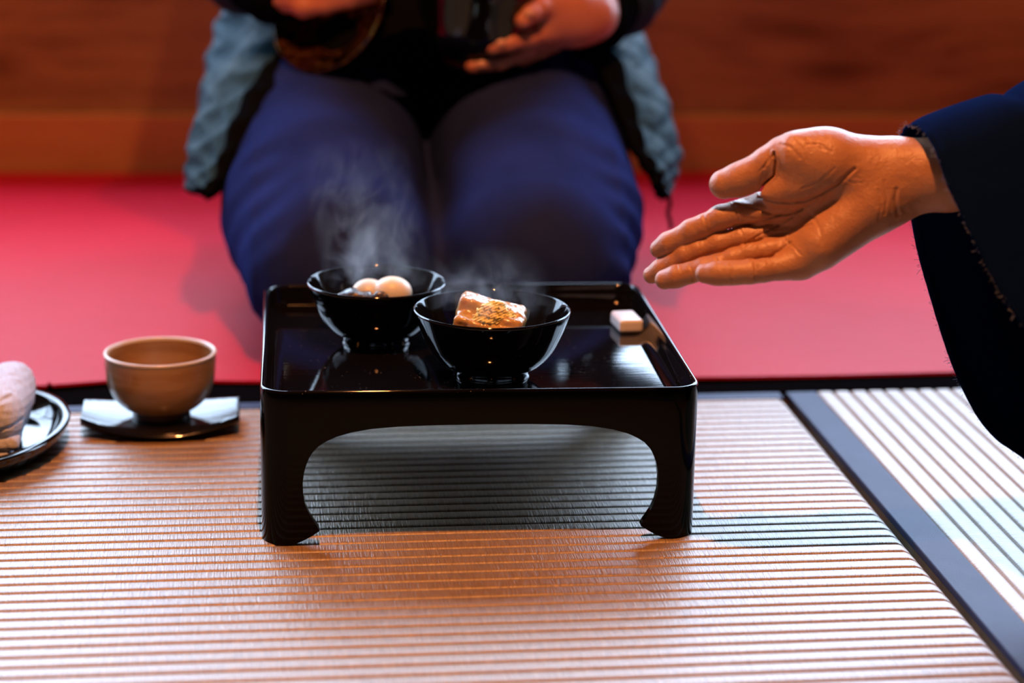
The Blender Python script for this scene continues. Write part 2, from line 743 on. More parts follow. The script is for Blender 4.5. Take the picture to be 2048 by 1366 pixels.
#@@ROOM
# ------------------------------------------------------------------ the room
struct = lambda o: tag(o, kind='structure')
RX, RY = 3.0, -4.6
struct(box('floor', (-RX, RY, -.06), (RX, WALL_Y + RECESS + .1, -.014), M['dark_wood']))
struct(box('ceiling', (-RX, RY, 2.5), (RX, WALL_Y + RECESS + .1, 2.56), M['low_bounce_wood']))
struct(box('wall_left', (-RX - .06, RY, -.06), (-RX, WALL_Y + RECESS + .1, 2.56), M['plaster']))
struct(box('wall_right', (RX, RY, -.06), (RX + .06, WALL_Y + RECESS + .1, 2.56), M['plaster']))
struct(box('wall_front', (-RX - .06, RY - .06, -.06), (RX + .06, RY, 2.56), M['plaster']))
struct(box('wall_back', (-RX, WALL_Y, -.06), (RX, WALL_Y + RECESS + .06, SILL_Z - .03), M['wall_wood']))
struct(box('baseboard_back', (-RX, WALL_Y - .014, -.014), (RX, WALL_Y - .0005, .082), M['base_wood'], bevel=.003))
struct(box('trim_1', (-RX, WALL_Y - .02, SILL_Z - .03), (RX, WALL_Y + RECESS + .06, SILL_Z), M['dark_wood'], bevel=.003))
struct(box('trim_2', (-RX, WALL_Y - .02, WIN_TOP), (RX, WALL_Y + RECESS + .06, 2.5), M['dark_wood'], bevel=.003))
struct(box('wall_unseen_pier', (-RX, WALL_Y, SILL_Z), (-2.9, WALL_Y + RECESS + .05, WIN_TOP), M['dark_wood']))
struct(box('wall_unseen_pier', (2.9, WALL_Y, SILL_Z), (RX, WALL_Y + RECESS + .05, WIN_TOP), M['dark_wood']))
struct(box('wall_unseen_pier', (-.16, WALL_Y, SILL_Z), (.22, WALL_Y + RECESS + .05, WIN_TOP), M['dark_wood']))  # unseen centre pier, added to hold back window light behind the guest
for i, (x0, x1) in enumerate([(-2.9, -1.53), (-1.53, -.16), (.22, 1.56), (1.56, 2.9)]):
    p = struct(box('window_%d' % (i + 1), (x0 + .03, WALL_Y + RECESS + .03, SILL_Z), (x1 - .03, WALL_Y + RECESS + .034, 1.0), M['shoji']))
    box('upper_pane', (x0 + .03, WALL_Y + RECESS + .03, 1.0), (x1 - .03, WALL_Y + RECESS + .034, WIN_TOP), M['sky'], p)
    V, F = [], []

    def addb(a, b):
        k = len(V)
        (X0, Y0, Z0), (X1, Y1, Z1) = a, b
        V.extend([(X0, Y0, Z0), (X1, Y0, Z0), (X1, Y1, Z0), (X0, Y1, Z0), (X0, Y0, Z1), (X1, Y0, Z1), (X1, Y1, Z1), (X0, Y1, Z1)])
        F.extend([tuple(k + q for q in f_) for f_ in [(3, 2, 1, 0), (4, 5, 6, 7), (0, 1, 5, 4), (1, 2, 6, 5), (2, 3, 7, 6), (3, 0, 4, 7)]])
    yy0, yy1 = WALL_Y + RECESS, WALL_Y + RECESS + .029
    addb((x0, yy0, SILL_Z), (x0 + .03, yy1, WIN_TOP))
    addb((x1 - .03, yy0, SILL_Z), (x1, yy1, WIN_TOP))
    addb((x0 + .03, yy0, WIN_TOP - .03), (x1 - .03, yy1, WIN_TOP))
    addb((x0 + .03, yy0, .99), (x1 - .03, yy1, 1.015))
    tag(mesh('window_frame', V, F, M['dark_wood'], p, smooth=False))

# ------------------------------------------------------------------ tatami mats
RIB = .01634
ANG = math.atan(.02937)


def rib_lines(a, b, phase=0.):
    """sample positions between a and b with a fine cluster round every groove"""
    out = []
    k0 = math.floor((a - phase) / RIB) - 1
    k1 = math.ceil((b - phase) / RIB) + 1
    for k in range(k0, k1):
        g = phase + k * RIB
        for d in (-.0024, -.0013, -.0006, 0, .0006, .0013, .0024, .0045, .0082, .0119):
            x = g + d
            if a - 1e-9 <= x <= b + 1e-9:
                out.append((x, g))
    out.sort()
    return out


def rib_z(x, g):
    d = (x - g) % RIB
    d = min(d, RIB - d)
    return -.0021 * math.exp(-(d / .0011) ** 2) - .0005 * (1 - math.sin(math.pi * d / RIB) ** .7)


def tatami(name, x0, x1, y0, y1, ribs_along, round_right, label, border, group, thick=.012):
    root = empty(name, (.32976, 0, 0), label, 'tatami mat', rz=ANG, group=group)
    V, F = [], []
    if ribs_along == 0:
        L = rib_lines(y0, y1)
        cols = [(x0, 0)] + [(x, 0) for x in np.linspace(x0, x1 - .02, 5)[1:]]
        if round_right:
            R_ = .012
            cols += [(x1 - R_ * 1.25, -.0001)]
            for q in range(1, 10):
                a = q / 9 * math.pi / 2
                cols.append((x1 - R_ + R_ * math.sin(a), -(R_ - R_ * math.cos(a))))
        else:
            cols += [(x1, 0)]
        k = len(cols)
        for y, g in L:
            z = rib_z(y, g)
            for x, dz in cols:
                V.append((x, y, z + dz))
        for i in range(len(L) - 1):
            for j in range(k - 1):
                F.append((i * k + j, i * k + j + 1, (i + 1) * k + j + 1, (i + 1) * k + j))
        mt = M['tatami_x']
    else:
        L = rib_lines(x0, x1, x0)
        cols = list(np.linspace(y0, y1, 6))
        k = len(cols)
        for x, g in L:
            z = rib_z(x, g)
            for y in cols:
                V.append((x, y, z))
        for i in range(len(L) - 1):
            for j in range(k - 1):
                F.append((i * k + j, (i + 1) * k + j, (i + 1) * k + j + 1, i * k + j + 1))
        mt = M['tatami_y']
    mesh('woven_surface', V, F, mt, root)
    bx0, by0, bx1, by1 = x0, y0, x1, y1
    for b in border:
        bx0, by0, bx1, by1 = min(bx0, b[0]), min(by0, b[1]), max(bx1, b[2]), max(by1, b[3])
    box('mat_core', (bx0 + .002, by0 + .002, -.0138), (bx1 - .002, by1 - .002, -.0042 if not round_right else -.0125), M['tatami_x'], root)
    for b in border:
        box('cloth_border', (b[0], b[1], -.006), (b[2], b[3], .0004), b[4], root, bevel=.0012)
    return root


YB = .3655
tatami('tatami_mat', -1.55, -.0035, -2.0, YB, 0, True,
       'beige tatami mat with ribs running left to right, under the black tray table', [(-1.55, YB, -.006, YB + .019, M['border'])], None)
tatami('tatami_mat', .0295, .93, -2.0, YB + .019, 1, False,
       'beige tatami mat at the right, its ribs running towards the wall, with blue edge',
       [(0.0, -2.0, .0295, YB + .019, M['border'])], None)
tatami('tatami_mat', -1.55, .93, YB + .090, 1.42, 0, False,
       'tatami mat almost wholly hidden under the red felt carpet, only its black edge band showing',
       [(-1.55, YB + .021, .93, YB + .090, M['black_cloth'])], None)

# red felt carpet
edge = [(-1.5, .395), (-.7, .400), (-.40, .4105), (-.36, .414), (-.29, .432), (-.24, .431), (-.20, .426), (-.1, .423), (0, .420), (.12, .418), (.2436, .4185),
        (.36, .424), (.4956, .4315), (.8, .44), (1.25, .45)]
E2 = catmull(np.array([(x, y, .0) for x, y in edge]), 5)
rows = []
nrow = 26
V, F = [], []
for i in range(nrow + 1):
    t = i / nrow
    for e in E2:
        y = e[1] + (1.446 - e[1]) * t ** 1.3
        z = .0045 + .0012 * math.sin(e[0] * 7 + y * 5) * math.sin(y * 9 - e[0] * 3) * min(1, t * 4) + .0010 * (1 - min(1, t * 8)) * (1 + math.sin(e[0] * 11))
        V.append((e[0], y, z))
k = len(E2)
for i in range(nrow):
    for j in range(k - 1):
        F.append((i * k + j, i * k + j + 1, (i + 1) * k + j + 1, (i + 1) * k + j))
carpet = mesh('felt_carpet', V, F, M['felt'])
solidify(carpet, .0026, -1).modifiers[0].use_even_offset = False
tag(carpet, 'large red felt carpet spread beyond the tray table, reaching to the wooden wall', 'carpet')

# ------------------------------------------------------------------ tray table
TW, TH, TR = .33, .1204, .021
table = empty('tray_table', (0, .165, 0), 'low square black lacquer tray table with arched sides and curled feet on the tatami', 'tray table')


def rrect(off, z, r=TR, hw=TW / 2, n=9):
    """rounded square, inset by off"""
    out = []
    h = hw - off
    rr = max(r - off, .004)
    for cx, cy, a0 in ((h - rr, h - rr, 0), (-h + rr, h - rr, 90), (-h + rr, -h + rr, 180), (h - rr, -h + rr, 270)):
        for q in range(n + 1):
            a = math.radians(a0 + 90 * q / n)
            out.append((cx + rr * math.cos(a), cy + rr * math.sin(a), z))
    return out


prof = [(.0, .0975), (0, .100), (0, .1185), (.0004, .1198), (.0014, .1204), (.0026, .1204), (.0036, .1198), (.0042, .1188), (.0050, .1130), (.0068, .1058), (.0092, .1022), (.0125, .1006), (.017, .1000)]
V, F = [], []
for off, z in prof:
    V += rrect(off, z)
k = 40
for i in range(len(prof) - 1):
    for j in range(k):
        q = (j + 1) % k
        F.append((i * k + j, i * k + q, (i + 1) * k + q, (i + 1) * k + j))
F.append(tuple((len(prof) - 1) * k + j for j in range(k)))
b0 = len(V)
V += rrect(.0, .0975) + rrect(.007, .0975) + rrect(.007, .0972)
for i in range(2):
    for j in range(k):
        q = (j + 1) % k
        F.append((b0 + i * k + q, b0 + i * k + j, b0 + (i + 1) * k + j, b0 + (i + 1) * k + q))
F.append(tuple(b0 + 2 * k + j for j in range(k))[::-1])
tray = mesh('tray_top', V, F, M['lacquer'], table)
tray.data.materials.append(M['lacquer_brown'])
for i, p in enumerate(tray.data.polygons):
    if len(p.vertices) > 8:
        p.use_smooth = False
    if i < 2 * k:
        p.material_index = 1

# opening outline: (z, t) inner reach of the leg/haunch measured from the table's corner
OUT = [(.0115, .0434), (.0140, .0425), (.018, .0398), (.024, .0362), (.032, .0329), (.0405, .0313), (.050, .0311), (.0575, .0321), (.0635, .0337), (.0684, .0357), (.073, .0385),
       (.0778, .0429), (.0817, .0489), (.085, .0560), (.0882, .067), (.0908, .082), (.0924, .102), (.0932, .130), (.0935, .165)]
OUT = [(z, t) for z, t in OUT]


def t_in(z):
    zs = [a for a, b in OUT]
    ts = [b for a, b in OUT]
    return float(np.interp(z, zs, ts))


def edge_pos(k, t, off=0.):
    """point on the side wall near corner k, t signed distance from the corner along the sides"""
    h = TW / 2 - off
    R_ = TR - off
    s = 1 if t >= 0 else -1
    a = abs(t)
    if a < TR:
        ang = math.radians(45 * (1 - a / TR))      # 45deg at corner centre
        d = R_ - R_ * math.sin(ang)
        e = R_ - R_ * math.cos(ang)
        x, y = h - d, h - e
        u, v = x, y                                 # going along side
        p = (u, v)
    else:
        p = (TW / 2 - a, h)
    if s < 0:
        p = (p[1], p[0])
    for _ in range(k):
        p = (-p[1], p[0])
    return p


def sole(t):
    a = abs(t)
    return 0 if a < .019 else .0112 * ((a - .019) / .0244) ** 1.6


ZSPLIT = .0684
for kcor in range(4):
    V, F = [], []
    zs = [0, .0125, .2, .4, .6, .8, 1]
    vs = list(np.linspace(0, 1, 30))
    us = list(np.linspace(-1, 1, 33))
    for v in vs:
        zn = .0112 + (ZSPLIT - .0112) * v ** 1.0
        ti = t_in(zn + .0003)
        for u in us:
            t = u * ti
            z0 = sole(u * .0434)
            z = z0 + (ZSPLIT - z0) * v
            x, y = edge_pos(kcor, t)
            V.append((x, y, z))
    n_ = len(us)
    for i in range(len(vs) - 1):
        for j in range(n_ - 1):
            F.append((i * n_ + j, i * n_ + j + 1, (i + 1) * n_ + j + 1, (i + 1) * n_ + j))
    o = mesh('leg', V, F, M['lacquer_brown'], table)
    fix_normals(o)
    solidify(o, .0075, -1)
V, F = [], []
ts_ = list(np.linspace(0, .0357, 12)) + [t for z, t in OUT if t > .0358] + [.047, .052, .0615, .0745, .092, .114, .145]
ts_ = sorted(set(ts_))


def arch_z(t):
    o_ = [(t_, z_) for z_, t_ in OUT if z_ >= ZSPLIT - 1e-6]
    return ZSPLIT if t <= .0357 else float(np.interp(t, [q[0] for q in o_], [q[1] for q in o_]))


for kcor in range(4):
    b0 = len(V)
    us = [-t for t in ts_[::-1] if t > 0] + ts_
    for v in np.linspace(0, 1, 9):
        for u in us:
            x, y = edge_pos(kcor, u)
            zb_ = arch_z(abs(u))
            V.append((x, y, zb_ + (.0975 - zb_) * v))
    n_ = len(us)
    for i in range(8):
        for j in range(n_ - 1):
            F.append((b0 + i * n_ + j, b0 + i * n_ + j + 1, b0 + (i + 1) * n_ + j + 1, b0 + (i + 1) * n_ + j))
o = mesh('apron', V, F, M['lacquer_brown'], table)
fix_normals(o)
solidify(o, .0072, -1)
for o in table.children:
    if o.name.startswith(('leg', 'apron')):
        # outward normals: test against the table centre
        me = o.data
        c = sum(p.normal.dot(Vector((p.center.x, p.center.y, 0))) for p in me.polygons)
        if c < 0:
            me.flip_normals()


# ------------------------------------------------------------------ bowls, cup, dish
def soup_bowl(loc, R, H, label, foot_r, rz=0, flare=1.0):
    root = empty('soup_bowl', loc, label, 'bowl', rz=rz, group=None)
    t = .0022
    f = foot_r
    pts = [(f * .98, .0075), (f * 1.12, .0080), (R * .66, .0125), (R * .79, .022), (R * .885, .034), (R * .955, H - .009), (R, H - .0006)]
    outer = smooth_profile(pts, 6)
    inner = smooth_profile([(R - .0005, H), (R - .0016, H - .0002), (R * .955 - t, H - .009), (R * .885 - t, .034), (R * .79 - t, .0235), (R * .62, .0145), (f * .6, .0105), (.0001, .0098)], 6)
    lathe('bowl_body', np.concatenate([[(.0001, .0075)], outer, inner]), M['lacquer_clean'], root, 128)
    lathe('foot_ring', [(f * .97, .0078), (f * .965, .002), (f, .0004), (f * .985, 0), (f - .003, 0), (f - .0035, .001), (f - .004, .0078)], M['lacquer_clean'], root, 96)
    return root


TT = .1
B1 = np.array([.0155, .108, TT])
B2 = np.array([-.0712, .2105, TT])
soup_bowl(B1, .0620, .0545, 'nearer black lacquer bowl on the tray table, holding an amber block with yellow zest', .0300)
soup_bowl(B2, .0575, .0520, 'farther black lacquer bowl on the tray table, holding pale round taro and dark greens', .0280)


def disc_fill(name, c, r, m, label, cat):
    V = [(0, 0, 0)] + [(r * math.cos(a), r * math.sin(a), 0) for a in np.linspace(0, 2 * math.pi, 65)[:-1]]
    V += [(x * .9, y * .9, -.003) for x, y, _ in V[1:]]
    F = [(0, i + 1, (i + 1) % 64 + 1) for i in range(64)] + [(i + 1, i + 65, (i + 1) % 64 + 65, (i + 1) % 64 + 1) for i in range(64)]
    F.append(tuple(range(65, 129))[::-1])
    o = mesh(name, V, F, m)
    o.location = c
    tag(o, label, cat, kind='stuff')


disc_fill('broth', B1 + [0, 0, .0205], .0455, M['broth'], 'shallow dark broth at the bottom of the nearer black bowl', 'broth')
disc_fill('broth', B2 + [0, 0, .020], .0430, M['broth'], 'shallow dark broth at the bottom of the farther black bowl', 'broth')

# food in the near bowl (world coordinates)
fc = B1 + np.array([-.002, .002, .0105])


def yuba_f(P):
    ax1 = np.array([[.93, -.28, -.23], [.28, .95, .0], [.22, -.07, .97]])
    ax1 /= np.linalg.norm(ax1, axis=1, keepdims=True)
    d = rbox(fc + [.0005, .008, .0320], (.0255, .011, .0155), .004, ax1)(P)
    d2 = rbox(fc + [-.004, -.006, .0240], (.0255, .014, .0125), .004, ax1)(P)
    d3 = rbox(fc + [.0165, -.0085, .0300], (.0085, .010, .0095), .0035, ax1)(P)
    d = smin(smin(d, d2, .005), d3, .003)
    return d + .0003 * vnoise(P, 1500, 31, 1) + .0006 * vnoise(P, 300, 1, 2) + .0011 * vnoise(P, 110, 2, 1)


food = blob('simmered_block', yuba_f, fc - [.034, .034, -.008], fc + [.034, .03, .06], .0008, M['yuba'])
tag(food, 'glossy amber simmered block sitting in the nearer black bowl', 'food')


def zest_f(P):
    c = fc + [.0035, -.0065, .0415]
    d = ell(c, (.0115, .0080, .0085))(P)
    d = smin(d, ell(c + [-.0075, -.003, -.0055], (.0095, .008, .007))(P), .003)
    d = smin(d, ell(c + [.0085, -.001, -.0035], (.0075, .006, .0060))(P), .003)
    return d + .0010 * vnoise(P, 2800, 4, 1) + .0012 * vnoise(P, 1300, 5, 1) + .0008 * vnoise(P, 450, 7, 1)


z_ = blob('grated_zest', zest_f, fc + [-.022, -.026, .022], fc + [.028, .012, .058], .0005, M['zest'])
tag(z_, 'small heap of grated yellow zest on top of the amber block', 'garnish', kind='stuff')

f2 = B2 + np.array([0, 0, .0085])
for i, (dx, dy, dz, r, lab) in enumerate([(.013, .002, .0335, .0165, 'right-hand cream taro ball in the farther black bowl, the larger one'),
                                          (-.006, .008, .0315, .0150, 'left-hand cream taro ball in the farther black bowl, partly behind the greens')]):
    c = f2 + [dx, dy, dz]
    g = lambda P, c=c, r=r: ell(c, (r, r * .95, r * .82))(P) + .0008 * vnoise(P, 130, i + 9, 1)
    tag(blob('taro_ball', g, c - .022, c + .022, .001, M['taro']), lab, 'taro', group='taro in the farther bowl')


def green_f(P):
    c = f2 + [-.0215, -.006, .0290]
    d = ell(c, (.0145, .011, .009))(P)
    d = smin(d, ell(c + [.011, -.003, .000], (.010, .009, .008))(P), .003)
    return d + .0016 * vnoise(P, 330, 3, 2)


tag(blob('simmered_greens', green_f, f2 + [-.044, -.028, .012], f2 + [.01, .014, .05], .0009, M['seaweed']),
    'dark glossy simmered greens at the left in the farther black bowl', 'food')


def leaf_f(P):
    c = f2 + [.0025, -.011, .0300]
    return ell(c, (.0085, .004, .0075))(P) + .001 * vnoise(P, 400, 6, 2)


tag(blob('green_leaf', leaf_f, f2 + [-.012, -.022, .016], f2 + [.016, .0, .044], .0008, M['seaweed']),
    'small dark leaf between the two taro balls in the farther bowl', 'garnish')

# white rest
rest = aty(1256, 626, .247)


def rest_f(P):
    return rbox((.1445, .247, TT + .0062), (.0105, .0175, .0058), .003, [[.995, .1, 0], [-.1, .995, 0], [0, 0, 1]])(P)


tag(blob('chopstick_rest', rest_f, (.12, .22, TT - .002), (.17, .275, TT + .02), .0007, M['ceramic']),
    'small white porcelain chopstick rest at the back right of the tray table', 'chopstick rest')

# tea cup on coaster
cc = np.array([-.2555, .305, 0])
coaster = empty('cup_saucer', cc, 'black lacquered oval wooden saucer with clipped ends under the tea cup', 'saucer', rz=.02)
V, F = [], []
nx, ny = 44, 30


def saucer_pt(u, v, top):
    x = u * .068
    hw = .052 * math.sqrt(max(0, 1 - (abs(u) * .80) ** 2))
    y = v * hw
    zc = .0045 + .0075 * abs(u) ** 2.0 - .0010 * (1 - v * v)
    edge_ = max(0, abs(v) - .80) / .20
    if top:
        return (x, y, zc + .0052 - .0045 * edge_ ** 2)
    return (x, y * (.86 if abs(v) > .5 else 1), max(.0004, zc - .0046 * (1 - edge_ * .3)))


for top in (1, 0):
    for i in range(nx + 1):
        for j in range(ny + 1):
            V.append(saucer_pt(-1 + 2 * i / nx, -1 + 2 * j / ny, top))
T0 = (nx + 1) * (ny + 1)
W_ = ny + 1
for i in range(nx):
    for j in range(ny):
        a = i * W_ + j
        F.append((a, a + W_, a + W_ + 1, a + 1))
        F.append((T0 + a, T0 + a + 1, T0 + a + W_ + 1, T0 + a + W_))
for i in range(nx):
    a = i * W_
    F.append((a, T0 + a, T0 + a + W_, a + W_))
    a = i * W_ + ny
    F.append((a, a + W_, T0 + a + W_, T0 + a))
for j in range(ny):
    F.append((j, j + 1, T0 + j + 1, T0 + j))
    a = nx * W_ + j
    F.append((a, T0 + a, T0 + a + 1, a + 1))
o = mesh('saucer_plate', V, F, M['coaster'], coaster)
fix_normals(o)
b_ = o.modifiers.new('bevel', 'BEVEL')
b_.width = .0012
b_.segments = 2
b_.limit_method = 'ANGLE'
b_.angle_limit = .6

cup = empty('tea_cup', cc + [0, 0, .0086], 'tan glazed clay tea cup with a pale rim, standing on the black saucer', 'cup')
Rc, Hc, fr = .0485, .0585, .0235
outer = smooth_profile([(fr, .0075), (.031, .0095), (.0405, .0185), (.0455, .030), (.0472, .042), (Rc - .0008, Hc - .0022)], 6)
rimp = smooth_profile([(Rc - .0008, Hc - .0022), (Rc, Hc - .0008), (Rc - .0014, Hc + .0006), (Rc - .0034, Hc - .0002), (Rc - .0042, Hc - .0020)], 4)
inner = smooth_profile([(Rc - .0042, Hc - .0020), (.0440, .045), (.0420, .032), (.0375, .021), (.027, .0125), (.012, .0098), (.0001, .0095)], 6)
wob = lambda a, r, z: 1 + .012 * math.sin(2 * a + .6) * z / .06 + .004 * math.sin(3 * a)
lathe('cup_wall', outer, M['clay'], cup, 96, wob=wob)
lathe('cup_inside', inner, M['clay'], cup, 96, wob=wob)
lathe('cup_rim', rimp, M['rim_highlight'], cup, 96, wob=wob)
lathe('foot_ring', [(.0001, .0070), (fr - .004, .0070), (fr - .004, .001), (fr - .003, 0), (fr + .0012, 0), (fr + .0016, .001), (fr + .0012, .005), (fr, .0078)], M['foot_clay'], cup, 64)

# towel dish at the left
dish = empty('towel_dish', (-.402, .245, 0), 'black lacquer dish with a raised rim at the left edge of the picture', 'dish', rz=-.12)
lathe('dish_body', np.concatenate([[(.0001, .0012), (.045, .0010)], smooth_profile([(.045, .0010), (.058, .0035), (.0675, .0130), (.0705, .0190), (.0713, .0205), (.0700, .0216), (.0670, .0222), (.0645, .0212), (.0615, .0140), (.0545, .0068), (.042, .0052), (.0001, .0048)], 5)]),
      M['lacquer_clean'], dish, 96, sx=1.0, sy=1.55)


def towel_f(P):
    c = np.array([-.385, .235, .001])
    q = P - c
    # rolled towel lying along y: two thick folded layers with a rounded ridge
    d = rbox(c + [-.012, .004, .0370], (.034, .052, .0225), .020)(P)
    d = smin(d, cone(c + [.004, -.040, .043], c + [.006, .050, .045], .0165, .0185)(P), .012)
    d = smin(d, rbox(c + [-.012, -.006, .0195], (.033, .049, .0050), .0048, [[1, 0, .10], [0, 1, 0], [-.10, 0, 1]])(P), .0012)
    d = smin(d, rbox(c + [-.016, -.010, .0095], (.030, .046, .0045), .0043, [[1, 0, .06], [0, 1, 0], [-.06, 0, 1]])(P), .0010)
    # open folds on the near end and the right side
    for zz, amp in ((.0335, .0028), (.0545, .0012)):
        zl = zz + .004 * np.sin(q[:, 0] * 60) + .05 * (q[:, 0] + .01)
        d = d + amp * np.exp(-((q[:, 2] - zl) / .0013) ** 2) * np.clip((-.020 - q[:, 1]) / .02, 0, 1)
    return d + .0012 * vnoise(P, 90, 11, 2) + .0004 * vnoise(P, 900, 12, 1)


tag(blob('rolled_towel', towel_f, [-.49, .13, .0], [-.335, .35, .08], .0011, M['towel']),
    'rolled white terry hand towel lying on the black dish at the left', 'towel')
#@@PEOPLE
# ------------------------------------------------------------------ host: open hand reaching in from the right
host = empty('person', (1.0, -.17, 0), 'person in an indigo robe at the right, reaching an open palm towards the bowls', 'person')
ZX, ZY = 1250., 160.


def hz(zx, zy, Z):
    """hand point from the enlarged crop (2.566 px per photo px)"""
    return at(ZX + zx / 2.566, ZY + zy / 2.566, Z)


def rz_(r, Z=1.58):
    return r / 2.566 * Z / FPX


def seg(pts, k=.003):
    P = [hz(a, b, Z) for a, b, Z, r in pts]
    R_ = [rz_(r, Z) for a, b, Z, r in pts]
    return chain(P, R_)


AX = np.array([CR, CU, CF])
# thumb side and finger chains: (x, y, depth, radius) in crop pixels
index_ = seg([(860, 690, 1.578, 66), (690, 678, 1.578, 62), (572, 684, 1.580, 60), (490, 706, 1.582, 61), (402, 750, 1.586, 56), (340, 776, 1.589, 58), (283, 812, 1.593, 53), (225, 838, 1.597, 56), (178, 866, 1.602, 50)])
middle = seg([(880, 780, 1.580, 64), (740, 785, 1.581, 58), (600, 806, 1.582, 53), (480, 838, 1.585, 55), (374, 872, 1.589, 51), (310, 898, 1.592, 53), (248, 934, 1.597, 48), (190, 968, 1.602, 50), (138, 1000, 1.607, 46)])
ring_ = seg([(880, 870, 1.574, 62), (760, 868, 1.573, 55), (640, 888, 1.572, 50), (560, 916, 1.573, 52), (470, 950, 1.575, 51), (405, 968, 1.577, 54), (335, 990, 1.580, 51), (265, 1008, 1.583, 55), (204, 1024, 1.587, 51)])
pinky = seg([(890, 935, 1.566, 66), (800, 960, 1.563, 64), (710, 976, 1.561, 59), (640, 984, 1.560, 60), (570, 990, 1.561, 57), (520, 992, 1.562, 56), (470, 992, 1.564, 58), (412, 992, 1.567, 52)])
thumb = seg([(1000, 400, 1.560, 110), (860, 375, 1.555, 92), (800, 374, 1.559, 76), (730, 427, 1.563, 80), (655, 482, 1.567, 83), (590, 511, 1.570, 85), (508, 535, 1.573, 76)])

palm = union([
    (seg([(1330, 560, 1.572, 110), (860, 690, 1.580, 78)]), 0),
    (seg([(1330, 590, 1.573, 110), (880, 775, 1.582, 78)]), .012),
    (seg([(1330, 610, 1.572, 105), (890, 860, 1.579, 76)]), .012),
    (seg([(1320, 625, 1.568, 105), (900, 935, 1.569, 84)]), .012),
    (seg([(1240, 650, 1.560, 140), (1010, 850, 1.560, 108)]), .014),          # heel on the little-finger side
    (seg([(596, 648, 1.584, 40), (700, 636, 1.582, 56), (800, 620, 1.578, 60)]), .006),
    (seg([(728, 588, 1.560, 36), (770, 572, 1.560, 50), (850, 555, 1.560, 74)]), .006),
    (ell(hz(990, 425, 1.560), (rz_(212), rz_(166), .0205), AX), .012),        # thumb ball
    (seg([(1300, 470, 1.568, 148), (1080, 425, 1.562, 150)]), .014),
    (seg([(820, 560, 1.563, 72), (950, 545, 1.562, 84)]), .010),              # web
    (seg([(790, 620, 1.572, 60), (980, 640, 1.574, 90)]), .010),
])
fore = union([
    (seg([(1290, 480, 1.566, 160), (1420, 462, 1.563, 158), (1660, 455, 1.555, 168), (2200, 330, 1.545, 200)]), 0),
    (seg([(1300, 600, 1.566, 128), (1420, 572, 1.563, 120), (1660, 528, 1.556, 140), (2200, 420, 1.548, 200)]), .012),
])

# creases: polylines in photo pixels, width px, depth m; only the palm side is carved
CREASES = [
    ([(765, 372), (772, 430), (765, 490), (712, 535), (690, 585)], 10, .0036),
    ([(690, 600), (760, 622), (850, 630), (930, 618), (1010, 582), (1090, 535), (1180, 455)], 14, .0015),
    ([(560, 640), (660, 655), (760, 690), (830, 690), (910, 660)], 11, .0011),
    ([(610, 845), (700, 790), (800, 735), (860, 700)], 10, .0011),
    ([(560, 745), (640, 742), (720, 715), (800, 690)], 12, .0013),
    ([(740, 905), (790, 880), (850, 835)], 12, .0010),
    ([(860, 690), (930, 650), (1000, 610)], 11, .0008),
    ([(400, 690), (418, 745), (425, 790)], 9, .0014), ([(272, 762), (292, 800), (300, 845)], 8, .0012),
    ([(548, 620), (566, 660), (580, 720)], 8, .0010),
    ([(372, 830), (384, 870), (392, 905)], 8, .0011), ([(250, 895), (262, 930), (268, 965)], 8, .0010),
    ([(590, 765), (610, 800), (618, 840)], 8, .0010),
    ([(462, 905), (476, 935)], 8, .0010), ([(330, 945), (346, 985), (350, 1030)], 8, .0010),
    ([(540, 940), (548, 985), (545, 1040)], 8, .0011), ([(660, 925), (668, 975), (672, 1025)], 8, .0009),
    ([(690, 470), (760, 385)], 8, .0012), ([(715, 455), (745, 360)], 6, .0008),
    ([(1395, 560), (1385, 620), (1400, 690)], 16, .0012), ([(1330, 520), (1345, 600), (1330, 690)], 12, .0006),
    ([(800, 330), (850, 345), (900, 400)], 14, .0007), ([(930, 300), (990, 345), (1030, 360)], 10, .0006),
    ([(820, 820), (870, 860), (905, 900)], 9, .0006), ([(610, 860), (640, 835), (700, 815)], 9, .0012),
    ([(760, 905), (700, 912), (640, 925)], 9, .0010), ([(930, 330), (1000, 330), (1060, 370)], 8, .0007), ([(880, 300), (915, 360), (935, 420)], 8, .0006),
    ([(900, 560), (1000, 520), (1080, 450)], 9, .0006), ([(1120, 500), (1170, 530), (1230, 525)], 9, .0005), ([(1300, 560), (1318, 640), (1300, 720)], 9, .0007),
    ([(600, 700), (680, 712), (760, 700)], 8, .0007), ([(690, 760), (760, 790), (830, 780)], 8, .0006), ([(840, 800), (900, 760), (960, 740)], 9, .0006),
    ([(300, 790), (296, 830)], 6, .0008), ([(430, 690), (440, 740), (440, 770)], 6, .0007), ([(720, 430), (700, 500), (690, 540)], 7, .0008), ([(780, 400), (800, 440), (790, 500)], 7, .0006), ([(960, 700), (1000, 760), (1010, 840)], 16, .0005),
]


def to_px(P):
    d = P - CAM_POS
    z = d @ CF
    return (1024 + FPX * (d @ CR) / z - ZX) * 2.566, (683 - FPX * (d @ CU) / z - ZY) * 2.566, z


hand_base = union([(palm, 0), (fore, .016)])


